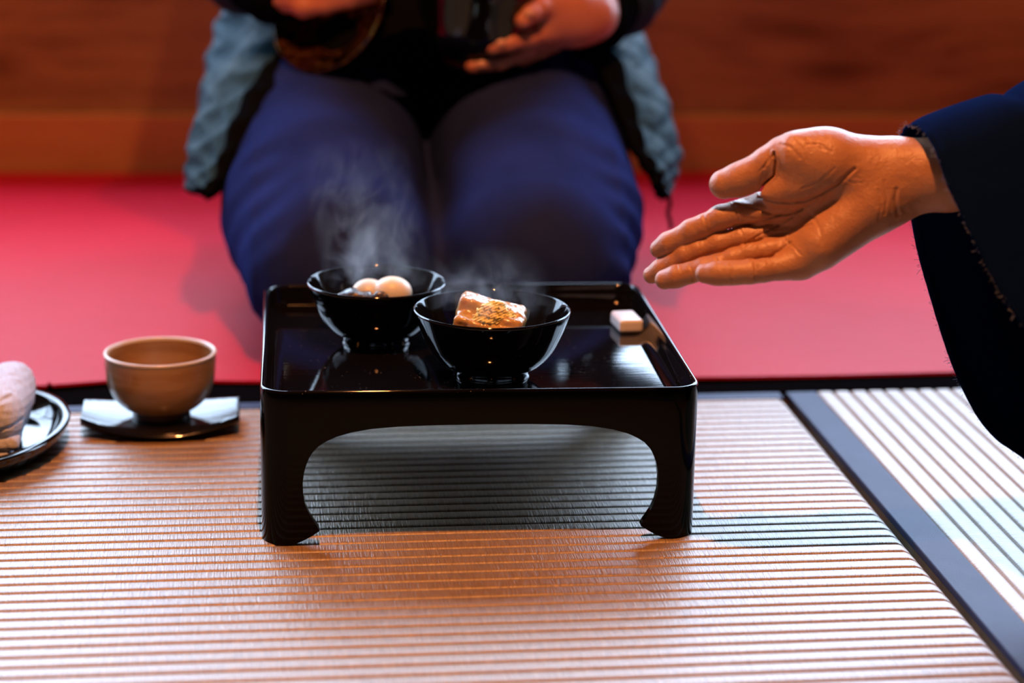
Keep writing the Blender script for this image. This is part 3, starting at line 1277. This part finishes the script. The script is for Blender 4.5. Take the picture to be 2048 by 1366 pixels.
def hand_f(P):
    d = hand_base(P)
    fi, mi, ri, pi_, th = index_(P), middle(P), ring_(P), pinky(P), thumb(P)
    fing = smin(smin(fi, mi, .0009), smin(ri, pi_, .0009), .0009)
    x, y, z = to_px(P)
    kk = np.clip((x - 600) / 260, .12, 1)                 # blend widely only near the knuckles
    h = np.maximum(.011 * kk - np.abs(d - fing), 0) / (.011 * kk)
    d = np.minimum(d, fing) - h * h * .011 * kk * .25
    kt = np.clip((x - 700) / 120, .05, 1) * .012
    h = np.maximum(kt - np.abs(d - th), 0) / kt
    d = np.minimum(d, th) - h * h * kt * .25
    near = np.abs(d) < .006
    if near.any():
        xs, ys, zs = x[near], y[near], z[near]
        add = np.zeros(len(xs))
        for pl, wd, dp in CREASES:
            best = np.full(len(xs), 1e9)
            for (ax_, ay), (bx, by) in zip(pl[:-1], pl[1:]):
                vx, vy = bx - ax_, by - ay
                t = np.clip(((xs - ax_) * vx + (ys - ay) * vy) / (vx * vx + vy * vy), 0, 1)
                best = np.minimum(best, np.hypot(xs - ax_ - t * vx, ys - ay - t * vy))
            wd2 = wd * .5
            add += dp * .8 * np.exp(-(best / wd2) ** 2) - dp * .16 * np.exp(-((best - wd2 * 2.3) / (wd2 * 1.2)) ** 2)
        front = np.clip((1.582 - zs) / .006, 0, 1)
        d = d.copy()
        # a crease counts only on the palm side of the surface
        dn = d[near] + add * np.clip(front, 0, 1)
        d[near] = dn
    return d


def arm_off(P):
    A = at(2060, 345, 1.546)
    B_ = at(2930, 70, 1.562)
    return smin(cone(A, B_, .033, .040)(P), cone(B_, np.array([.98, -.22, .55]), .040, .055)(P), .02)


def head_prims(c, fwd, s=1.):
    """skull, jaw, nose, ears, lips round centre c looking along fwd"""
    fwd = np.array(fwd, float)
    fwd /= np.linalg.norm(fwd)
    rt = np.cross(fwd, [0, 0, 1.])
    rt /= np.linalg.norm(rt)
    up = np.cross(rt, fwd)
    A = np.array([rt, fwd, up])
    q = lambda x, y, z: np.array(c) + (rt * x + fwd * y + up * z) * s
    it = [(ell(q(0, -.012, .030), np.array([.076, .095, .088]) * s, A), 0),
          (ell(q(0, .022, -.035), np.array([.058, .066, .070]) * s, A), .03),
          (ell(q(0, .062, -.075), np.array([.026, .024, .022]) * s, A), .02),
          (cone(q(0, .083, .020), q(0, .104, -.018), .007 * s, .012 * s), .012),
          (ell(q(.012, .092, -.022), np.array([.008, .009, .007]) * s, A), .006),
          (ell(q(-.012, .092, -.022), np.array([.008, .009, .007]) * s, A), .006),
          (ell(q(0, .085, -.046), np.array([.023, .010, .005]) * s, A), .005),
          (ell(q(0, .084, -.056), np.array([.019, .010, .006]) * s, A), .005),
          (ell(q(0, .080, .034), np.array([.045, .014, .009]) * s, A), .012),
          (ell(q(.034, .090, .012), np.array([.015, .012, .010]) * s, A), .008, 'sub'),
          (ell(q(-.034, .090, .012), np.array([.015, .012, .010]) * s, A), .008, 'sub'),
          (ell(q(.080, -.008, .0), np.array([.008, .018, .031]) * s, A), .006),
          (ell(q(-.080, -.008, .0), np.array([.008, .018, .031]) * s, A), .006)]
    hair = union([(ell(q(0, -.022, .042), np.array([.085, .098, .090]) * s, A), 0),
                  (ell(q(0, -.050, -.020), np.array([.074, .060, .075]) * s, A), .02),
                  (ell(q(0, .075, -.045), np.array([.062, .055, .085]) * s, A), .01, 'sub')])
    eyes = [q(.033, .074, .011), q(-.033, .074, .011)]
    return it, hair, eyes, A


hc = np.array([.84, .05, .86])
it, hair_f, eyes, A = head_prims(hc, (-.75, .55, -.35))
neck = (cone(hc + [.02, -.03, -.04], [.87, -.10, .66], .052, .060), .03)
torso = [(ell([.88, -.13, .42], (.13, .17, .26)), .05), (cone([.80, -.20, .60], [.94, .06, .60], .06, .06), .05),
         (cone([.80, -.16, .50], [.84, -.2, .60], .05, .055), .04)]
HT = np.array([.11, -.05, 0.])
coarse_b = union(it + [neck] + torso)


def coarse(P):
    return smin(coarse_b(P - HT), arm_off(P), .03)


body = blobs('body', [(hand_f, at(1262, 220, 1.55) - [.02, .10, .18], at(2060, 300, 1.55) + [.0, .14, .07], .00105),
                      (coarse, [.33, -.48, .10], [1.24, .22, 1.02], .006)], M['skin'], host)
blob('hair', lambda P: hair_f(P - HT), hc + HT - .16, hc + HT + .16, .005, M['hair'], host)
for e in eyes:
    e = e + HT
    blob('eye', ell(e, (.0125, .0125, .0125)), e - .015, e + .015, .0025, M['eye'], host)


def robe_f(P):
    arm_ = cone([.72, -.15, .41], [.94, -.21, .55], .085, .085)(P)
    P = P - HT
    d = union([(ell([.88, -.13, .40], (.165, .20, .30)), 0), (cone([.80, -.21, .60], [.94, .07, .60], .075, .075), .05),
               (ell([.80, -.12, .12], (.27, .24, .115)), .06), 
               (cone([.87, -.10, .63], [.85, -.06, .78], .058, .070), .012, 'sub')])(P)
    d = smin(d, arm_, .04)
    return np.maximum(d + .006 * vnoise(P, 22, 3, 2), .006 - P[:, 2])


blob('robe', robe_f, [.56, -.54, .0], [1.32, .22, .80], .008, M['kimono'], host)

# hanging sleeve: closed loop of cloth, cuff ring first
ring0 = [(1800, 266, 1.588), (1815, 250, 1.560), (1846, 262, 1.530), (1872, 306, 1.512), (1893, 368, 1.505), (1922, 428, 1.500), (1962, 512, 1.496), (2010, 600, 1.492), (2056, 668, 1.490), (2130, 800, 1.49), (2185, 930, 1.50),
         (2190, 1010, 1.54), (2130, 990, 1.585), (2048, 920, 1.605), (1990, 878, 1.612), (1950, 828, 1.618), (1912, 752, 1.622), (1886, 682, 1.624), (1858, 590, 1.625), (1836, 512, 1.624), (1821, 437, 1.622), (1808, 350, 1.615), (1798, 290, 1.604)]
topw = [1, 1, .95, .85, .75, .65, .55, .45, .35, .2, .1, 0, 0, .1, .2, .3, .4, .5, .6, .7, .85, .95, 1]
shifts = [(0, 0, 0), (32, -17, 0), (72, -32, -.002), (118, -47, -.004), (165, -60, -.004), (196, -58, -.003), (214, -70, .0), (255, -92, .0), (420, -170, .0), (800, -330, .0), (1100, -440, .01)]
rows = []
for i, (sx_, sy_, sz_) in enumerate(shifts):
    row = []
    for (x, y, Z), tw in zip(ring0, topw):
        sp_ = min(1, max(0, sx_ - 180) / 500) * .034 * (Z - 1.556) / .065
        row.append(at(x + sx_, y + sy_ * (tw if tw > .8 else tw * .7), Z + sz_ + sp_))
    rows.append(row)


def sleeve_disp(U, W, G):
    d = .0022 * vnoise(G.reshape(-1, 3) * [1, 1, .35], 34, 8, 2).reshape(U.shape)
    d = d + .0010 * np.exp(-((U * 10 - .28) / .10) ** 2)
    d = d + .0008 * np.sin(W * 170) * np.exp(-U * 60)
    return d


sleeve = loft('sleeve', rows, M['kimono'], host, per=(7, 9), closed=True, thick=.0022, disp=sleeve_disp, offset=0)
# frayed hem threads
V, F = [], []
rg = random.Random(3)
ringc = catmull(np.array([at(*p) for p in ring0]), 14, True)
nr = len(ringc)
for q in range(520):
    i = int(rg.random() * nr)
    p = ringc[i] + np.array([rg.uniform(-.0012, .0012) for _ in range(3)])
    L_ = rg.choice([.0010, .0014, .002, .003]) * rg.uniform(.6, 1.2)
    d = -CR * rg.uniform(.2, 1) + CU * rg.uniform(-.9, .7) - CF * rg.uniform(-.3, .6)
    d /= np.linalg.norm(d)
    b2 = np.array([rg.uniform(-1, 1) for _ in range(3)]) * L_ * .5
    v, f_ = tube([p, p + d * L_ * .5 + b2 * .4, p + d * L_ + b2], .00013, 3, False)
    k0 = len(V)
    V += v
    F += [tuple(k0 + a for a in g) for g in f_]
tag(mesh('frayed_hem', V, F, M['thread'], host, world=True), 'pale frayed threads along the sleeve hem', kind='stuff')

# ------------------------------------------------------------------ guest kneeling behind the table
guest = empty('person', (0, .75, .007), 'person in blue jeans and teal quilted jacket kneeling on the carpet, holding bowl and lid', 'person')
CZ = .007


def jeans_f(P):
    it = []
    for s in (-1, 1):
        K = np.array([s * .094 - .001, .50, .092 + CZ])
        it += [(chain([K, [s * .106, .60, .118 + CZ], [s * .108, .74, .150 + CZ], [s * .105, .95, .20 + CZ]], [.0925, .1045, .108, .115]), .010),
               (chain([K + [0, -.006, -.026], [s * .100, .70, .056 + CZ], [s * .085, .96, .045 + CZ]], [.064, .055, .040]), .02)]
    it += [(ell([0, .58, .07], (.035, .12, .065)), .03), (ell([0, .99, .25], (.175, .12, .13)), .05), (cone([-.10, .98, .12], [.10, .98, .12], .09, .09), .03)]
    d = union(it)(P)
    x, y, z = P[:, 0], P[:, 1], P[:, 2]
    # wrinkles where the outer knee bends and across the lap
    side = np.clip((np.abs(x) - .14) / .05, 0, 1)
    d = d + .0030 * side * np.sin((z * 1.0 + y * .9) * 120 + 3 * vnoise(P, 14, 77, 1)) * np.clip(.5 + vnoise(P, 20, 78, 1), 0, 1) * np.clip((.62 - y) / .1, 0, 1)
    d = d + .0022 * vnoise(P, 38, 21, 2)
    seam = np.exp(-((np.abs(x) - .178) / .003) ** 2) * .0012
    d = d - seam
    return np.maximum(d, CZ + .0005 - z)


blob('jeans', jeans_f, [-.26, .37, .0], [.26, 1.16, .42], .0042, M['denim'], guest)


def sweater_f(P):
    d = union([(ell([0, .955, .42], (.155, .115, .26)), 0), (cone([-.14, .96, .60], [.14, .96, .60], .065, .065), .05),
               (ell([0, .86, .265], (.165, .20, .085)), .04)])(P)  # black bulge over the lap stands in for shade on the thighs
    return d + .003 * vnoise(P, 30, 5, 2)


blob('sweater_and_lap_shade', sweater_f, [-.24, .68, .17], [.24, 1.10, .72], .006, M['sweater_and_lap_shade'], guest)


def W3(px, py, Y):
    return aty(px, py, Y)


def puff(P, a, b, n, amp):
    a = np.asarray(a)
    ab = np.asarray(b) - a
    t = ((P - a) @ ab) / (ab @ ab)
    return amp * np.abs(np.sin(np.clip(t, -.2, 1.2) * math.pi * n))


RW = W3(1196, 32, .735)      # wrist at the right of the picture
RE = np.array([.262, .90, .405])
LW = W3(545, -22, .735)
LE = np.array([-.262, .91, .42])


def coat_f(P):
    d = union([(ell([0, 1.01, .44], (.195, .115, .27)), 0), (cone([-.16, .985, .61], [.16, .985, .61], .075, .075), .04)])(P)
    for (Wr, El, sh) in ((RW, RE, 1), (LW, LE, -1)):
        a = Wr + (El - Wr) * .26
        s1 = cone(a, El, .050, .064)(P) - puff(P, a, El, 5, .006)
        s2 = cone(El, [sh * .19, .97, .60], .058, .072)(P)
        d = smin(d, smin(s1, s2, .02), .02)
    front = ell([0, .86, .42], (.10, .10, .30))(P)
    d = np.maximum(d, -front)
    neck_ = cone([0, .96, .6], [0, .94, .8], .060, .065)(P)
    return np.maximum(d, -neck_) + .0016 * vnoise(P, 60, 6, 1)


blob('jacket', coat_f, [-.40, .66, .17], [.40, 1.16, .74], .005, M['jacket'], guest)
for Wr, El, nm in ((RW, RE, 'r'), (LW, LE, 'l')):
    a, b = Wr, Wr + (El - Wr) * .34
    f_ = lambda P, a=a, b=b: cone(a, b, .036, .046)(P) + .0008 * np.sin(((P - a) @ ((b - a) / np.linalg.norm(b - a))) * 700)
    blob('cuff', f_, np.minimum(a, b) - .055, np.maximum(a, b) + .055, .0035, M['lining'], guest)


# jacket hems hanging over the thighs
def hem(rowsdef, name='jacket_hem'):
    rows = [[W3(*p) for p in r] for r in rowsdef]

    def dsp(U, W, G):
        q = np.abs(np.sin((U * 7 + W * 2.5) * math.pi)) ** .6
        q2 = np.abs(np.sin((U * 7 - W * 2.5) * math.pi)) ** .6
        return .0055 * q * q2 + (.0095 * vnoise(G.reshape(-1, 3) @ np.array([[.8, 0, .6], [0, .3, 0], [-.6, 0, .25]]), 75, 4, 2)).reshape(U.shape)
    return rows, dsp


# each row runs from the front opening edge over the outside to the back
lrows = [
    [(640, -10, .80), (560, -25, .82), (480, -10, .88), (446, 5, .95), (470, 25, 1.02)],
    [(640, 60, .77), (560, 40, .79), (480, 38, .85), (432, 50, .93), (455, 70, 1.00)],
    [(612, 118, .73), (540, 102, .745), (465, 95, .80), (414, 110, .88), (430, 130, .96)],
    [(555, 172, .685), (500, 158, .70), (440, 150, .745), (404, 165, .82), (415, 190, .90)],
    [(512, 232, .645), (470, 218, .655), (425, 210, .695), (394, 226, .76), (404, 250, .84)],
    [(466, 292, .61), (438, 280, .62), (408, 274, .655), (382, 290, .71), (392, 310, .78)],
    [(432, 342, .59), (412, 335, .60), (394, 330, .625), (379, 340, .665), (386, 352, .72)],
    [(398, 372, .585), (388, 372, .59), (380, 372, .605), (370, 378, .63), (376, 382, .66)],
]
rr_, dsp = hem(lrows)
hl = loft('jacket_hem', rr_, M['jacket'], guest, per=(8, 9), thick=.011, disp=dsp, offset=-1)
rrows = [
    [(1120, 60, .80), (1180, 30, .82), (1240, 20, .88), (1275, 30, .95), (1262, 50, 1.02)],
    [(1150, 110, .76), (1205, 92, .775), (1262, 80, .84), (1292, 92, .92), (1276, 110, 1.0)],
    [(1196, 150, .72), (1238, 135, .735), (1285, 130, .79), (1308, 142, .87), (1292, 160, .95)],
    [(1228, 200, .68), (1264, 186, .69), (1305, 180, .74), (1328, 196, .81), (1312, 215, .89)],
    [(1252, 250, .645), (1285, 238, .655), (1325, 232, .70), (1346, 250, .765), (1332, 270, .84)],
    [(1275, 296, .615), (1300, 290, .62), (1336, 286, .66), (1356, 300, .715), (1342, 316, .79)],
    [(1300, 330, .60), (1318, 328, .605), (1340, 330, .63), (1354, 340, .67), (1344, 352, .73)],
    [(1318, 352, .595), (1328, 354, .60), (1338, 360, .615), (1347, 366, .64), (1340, 372, .67)],
    [(1324, 385, .595), (1330, 387, .60), (1336, 389, .61), (1341, 390, .62), (1338, 391, .64)],
]
rr_, dsp = hem(rrows)
hr = loft('jacket_hem', rr_, M['jacket'], guest, per=(8, 9), thick=.011, disp=dsp, offset=-1)
for o in (hl, hr):
    o.data.materials.append(M['lining'])
    o.modifiers['solid'].material_offset = 1
    o.modifiers['solid'].material_offset_rim = 1
    me = o.data
    ncol = 9 * 4
    for pi_2, p in enumerate(me.polygons):
        if pi_2 % ncol < 8:
            p.material_index = 1
    c = sum(p.normal.dot(p.center + Vector(guest.location) - Vector((0, .75, .1))) for p in me.polygons)
    if c < 0:
        me.flip_normals()
cord = [W3(1333, 385, .61), W3(1340, 405, .61), W3(1336, 425, .612), W3(1341, 445, .614), W3(1342, 458, .615)]
v, f_ = tube(catmull(np.array(cord), 6), .0022, 8)
mesh('drawstring', v, f_, M['lining'], guest, world=True)

# guest's hands
gZ = 2.27


def gp(x, y, Z=gZ):
    return at(x, y, Z)


def gr(r, Z=gZ):
    return r * Z / FPX


def gchain(pts):
    return chain([gp(x, y, Z) for x, y, Z, r in pts], [gr(r, Z) for x, y, Z, r in pts])


rh = union([
    (gchain([(1185, 30, 2.28, 50), (1150, 30, 2.27, 50), (1110, 28, 2.262, 48)]), 0),
    (gchain([(1150, 52, 2.275, 44), (1100, 58, 2.265, 38)]), .012),
    (gchain([(1140, 5, 2.265, 40), (1100, 0, 2.255, 30)]), .012),
    # index: upper finger
    (gchain([(1105, 10, 2.250, 24), (1082, 16, 2.236, 20), (1062, 28, 2.226, 18), (1046, 42, 2.222, 17)]), .008),
    # middle
    (gchain([(1100, 60, 2.262, 25), (1060, 76, 2.245, 19), (1020, 86, 2.236, 17), (984, 95, 2.232, 15.5)]), .008),
    # ring
    (gchain([(1090, 70, 2.272, 24), (1050, 105, 2.262, 17), (1000, 124, 2.252, 16), (945, 132, 2.246, 15)]), .006),
    # little finger, folded behind
    (gchain([(1105, 85, 2.285, 22), (1080, 100, 2.285, 16), (1045, 120, 2.282, 14)]), .006),
    # thumb going up over the rim
    (gchain([(1130, -20, 2.27, 34), (1085, -60, 2.25, 24), (1050, -95, 2.24, 20)]), .012),
])
lh = union([
    (gchain([(540, -25, 2.27, 48), (590, -28, 2.26, 46), (640, -30, 2.255, 42)]), 0),
    (gchain([(575, -8, 2.255, 26), (606, 14, 2.245, 21), (650, 10, 2.24, 18), (700, 0, 2.238, 17), (745, -10, 2.238, 16)]), .010),
    (gchain([(600, -25, 2.25, 26), (660, -18, 2.236, 18), (720, -22, 2.232, 17), (770, -30, 2.232, 16)]), .008),
    (gchain([(610, -50, 2.25, 24), (690, -48, 2.235, 18), (770, -62, 2.232, 16)]), .008),
    (gchain([(560, 0, 2.255, 20), (548, -2, 2.25, 16)]), .010),
    (gchain([(560, -60, 2.26, 30), (600, -95, 2.245, 22), (650, -115, 2.24, 19)]), .012),
])
rl_, rh_ = gp(1060, 40) - .13, gp(1060, 40) + .13
itg, hairg, eyesg, Ag = head_prims(np.array([0, .90, .86]), (0, -1, -.45))
core = union(itg + [(cone([0, .935, .80], [0, .97, .66], .048, .055), .03), (ell([0, .96, .42], (.14, .10, .25)), .05),
                    (cone([-.14, .97, .61], [.14, .97, .61], .05, .05), .05),
                    (chain([RW + (RE - RW) * .02, RE, [.17, .97, .60]], [.026, .038, .045]), .02),
                    (chain([LW + (LE - LW) * .02, LE, [-.17, .97, .60]], [.026, .038, .045]), .02)])
ax_r = union([(rh, 0), (cone(gp(1175, 32, 2.278), RW + (RE - RW) * .35, gr(46), .030), .012)])
ax_l = union([(lh, 0), (cone(gp(550, -25, 2.27), LW + (LE - LW) * .35, gr(44), .030), .012)])
blobs('body', [(ax_r, gp(1060, 40) - .14, gp(1060, 40) + .15, .0020), (ax_l, gp(640, -20) - .14, gp(640, -20) + .14, .0020),
               (core, [-.36, .68, .15], [.36, 1.10, 1.02], .006)], M['skin_pink'], guest)
blob('hair', hairg, [-.16, .72, .68], [.16, 1.06, 1.04], .005, M['hair'], guest)
for e in eyesg:
    blob('eye', ell(e, (.0125, .0125, .0125)), e - .015, e + .015, .0025, M['eye'], guest)
# nails and finger ring
for x, y, Z, dx in ((1058, 26, 2.214, 8), (1000, 86, 2.2255, 9), (962, 128, 2.239, 9)):
    c = gp(x, y, Z)
    f_ = lambda P, c=c: ell(c, (.0062, .0022, .0042), AX[[0, 2, 1]])(P)
    blob('fingernail', f_, c - .009, c + .009, .0008, M['nail'], guest)
c0, c1 = gp(640, 11, 2.243), gp(650, 10, 2.24)
V, F = [], []
t_ = (c1 - c0) / np.linalg.norm(c1 - c0)
a_ = np.cross(t_, CF)
a_ /= np.linalg.norm(a_)
b_ = np.cross(t_, a_)
for i in range(32):
    an = 2 * math.pi * i / 32
    for q in range(8):
        bn = 2 * math.pi * q / 8
        r = .0098 + .0010 * math.cos(bn)
        V.append(c0 + (a_ * math.cos(an) + b_ * math.sin(an)) * r + t_ * .0018 * math.sin(bn))
for i in range(32):
    for q in range(8):
        F.append((i * 8 + q, ((i + 1) % 32) * 8 + q, ((i + 1) % 32) * 8 + (q + 1) % 8, i * 8 + (q + 1) % 8))
o = mesh('finger_ring', V, F, M['silver'], None)
tag(o, 'thin silver ring on the finger of the hand that holds the lid', 'ring')

# bowl and lid in the guest's hands
gb = gp(945, 128, 2.29)
held = soup_bowl(gb, .0690, .090, 'large black lacquer bowl held up in the kneeling person\'s hand', .034)
for ch in held.children:
    if ch.name.startswith('foot_ring'):
        ch.data.materials[0] = M['red_lacquer']
held.rotation_euler = (math.radians(4), math.radians(6), 0)

lidc = gp(682, 34, 2.275)
lid = empty('bowl_lid', lidc, 'black lacquer bowl lid painted with gold leaves, tilted in the kneeling person\'s hand', 'lid')
prof_l = [(.0001, .0), (.02, .0005), (.038, .004), (.050, .011), (.0635, .020), (.0675, .0235), (.0695, .0232), (.0690, .0205), (.060, .0100), (.043, .0020), (.021, -.0018), (.0001, -.0022)]
lathe('lid_shell', smooth_profile(prof_l, 4), M['lid'], lid, 96)
lathe('lid_grip', [(.0001, -.0018), (.0235, -.0018), (.0235, -.0080), (.0250, -.0090), (.0262, -.0080), (.0258, -.0010), (.0001, -.0008)], M['lid'], lid, 64)
nrm = -CF * .80 - CR * .50 + CU * .25
lid.rotation_mode = 'QUATERNION'
lid.rotation_quaternion = Vector(nrm).to_track_quat('Z', 'Y')

# ------------------------------------------------------------------ steam over the two bowls


def steam(c, hgt, rad, dens, label, seed, lean):
    m = bpy.data.materials.new('steam_vapour_%d' % seed)
    m.use_nodes = True
    t = m.node_tree
    t.nodes.clear()
    out = t.nodes.new('ShaderNodeOutputMaterial')
    vol = t.nodes.new('ShaderNodeVolumePrincipled')
    vol.inputs['Color'].default_value = (.95, .95, 1, 1)
    vol.inputs['Anisotropy'].default_value = .35
    co = t.nodes.new('ShaderNodeTexCoord').outputs['Object']
    mp = t.nodes.new('ShaderNodeMapping')
    mp.inputs['Scale'].default_value = (1, 1, .62)
    mp.inputs['Location'].default_value = (seed * 3.1, 0, 0)
    t.links.new(co, mp.inputs[0])
    nz = t.nodes.new('ShaderNodeTexNoise')
    nz.inputs['Scale'].default_value = 30
    nz.inputs['Detail'].default_value = 2.5
    nz.inputs['Distortion'].default_value = 1.6
    t.links.new(mp.outputs[0], nz.inputs['Vector'])
    rp = t.nodes.new('ShaderNodeMapRange')
    rp.inputs['From Min'].default_value = .50
    rp.inputs['From Max'].default_value = .74
    rp.inputs['To Max'].default_value = dens
    t.links.new(nz.outputs['Fac'], rp.inputs['Value'])
    # thins out towards the rim of the plume and upwards
    sep = t.nodes.new('ShaderNodeSeparateXYZ')
    t.links.new(co, sep.inputs[0])

    def mth(op, a, b=0.):
        n_ = t.nodes.new('ShaderNodeMath')
        n_.operation = op
        for i_, v_ in enumerate((a, b)):
            if hasattr(v_, 'node'):
                t.links.new(v_, n_.inputs[i_])
            else:
                n_.inputs[i_].default_value = v_
        return n_.outputs[0]
    dx = mth('SUBTRACT', sep.outputs[0], mth('MULTIPLY', sep.outputs[2], lean))
    r2 = mth('ADD', mth('MULTIPLY', dx, dx), mth('MULTIPLY', sep.outputs[1], sep.outputs[1]))
    fall = mth('MAXIMUM', mth('SUBTRACT', 1.0, mth('DIVIDE', r2, rad * rad)), 0.0)
    up_ = mth('MAXIMUM', mth('SUBTRACT', 1.0, mth('DIVIDE', sep.outputs[2], hgt)), 0.0)
    d_ = mth('MULTIPLY', mth('MULTIPLY', rp.outputs[0], fall), up_)
    t.links.new(d_, vol.inputs['Density'])
    t.links.new(vol.outputs[0], out.inputs['Volume'])
    V, F = [], []
    n_, k_ = 9, 32
    for i_ in range(n_):
        z = hgt * i_ / (n_ - 1)
        for j in range(k_):
            a = 2 * math.pi * j / k_
            V.append((lean * z + rad * math.cos(a), rad * math.sin(a), z))
    for i_ in range(n_ - 1):
        for j in range(k_):
            q = (j + 1) % k_
            F.append((i_ * k_ + j, i_ * k_ + q, (i_ + 1) * k_ + q, (i_ + 1) * k_ + j))
    F.append(tuple(range(k_))[::-1])
    F.append(tuple((n_ - 1) * k_ + j for j in range(k_)))
    o = mesh('steam', V, F, m)
    o.location = c
    tag(o, label, 'steam', kind='stuff')


steam(B2 + [0, 0, .050], .120, .048, 12, 'thin wisp of steam rising from the farther black bowl', 1, -.15)
steam(B1 + [0, 0, .0535], .048, .050, 15, 'faint steam curling over the nearer black bowl', 2, -.1)
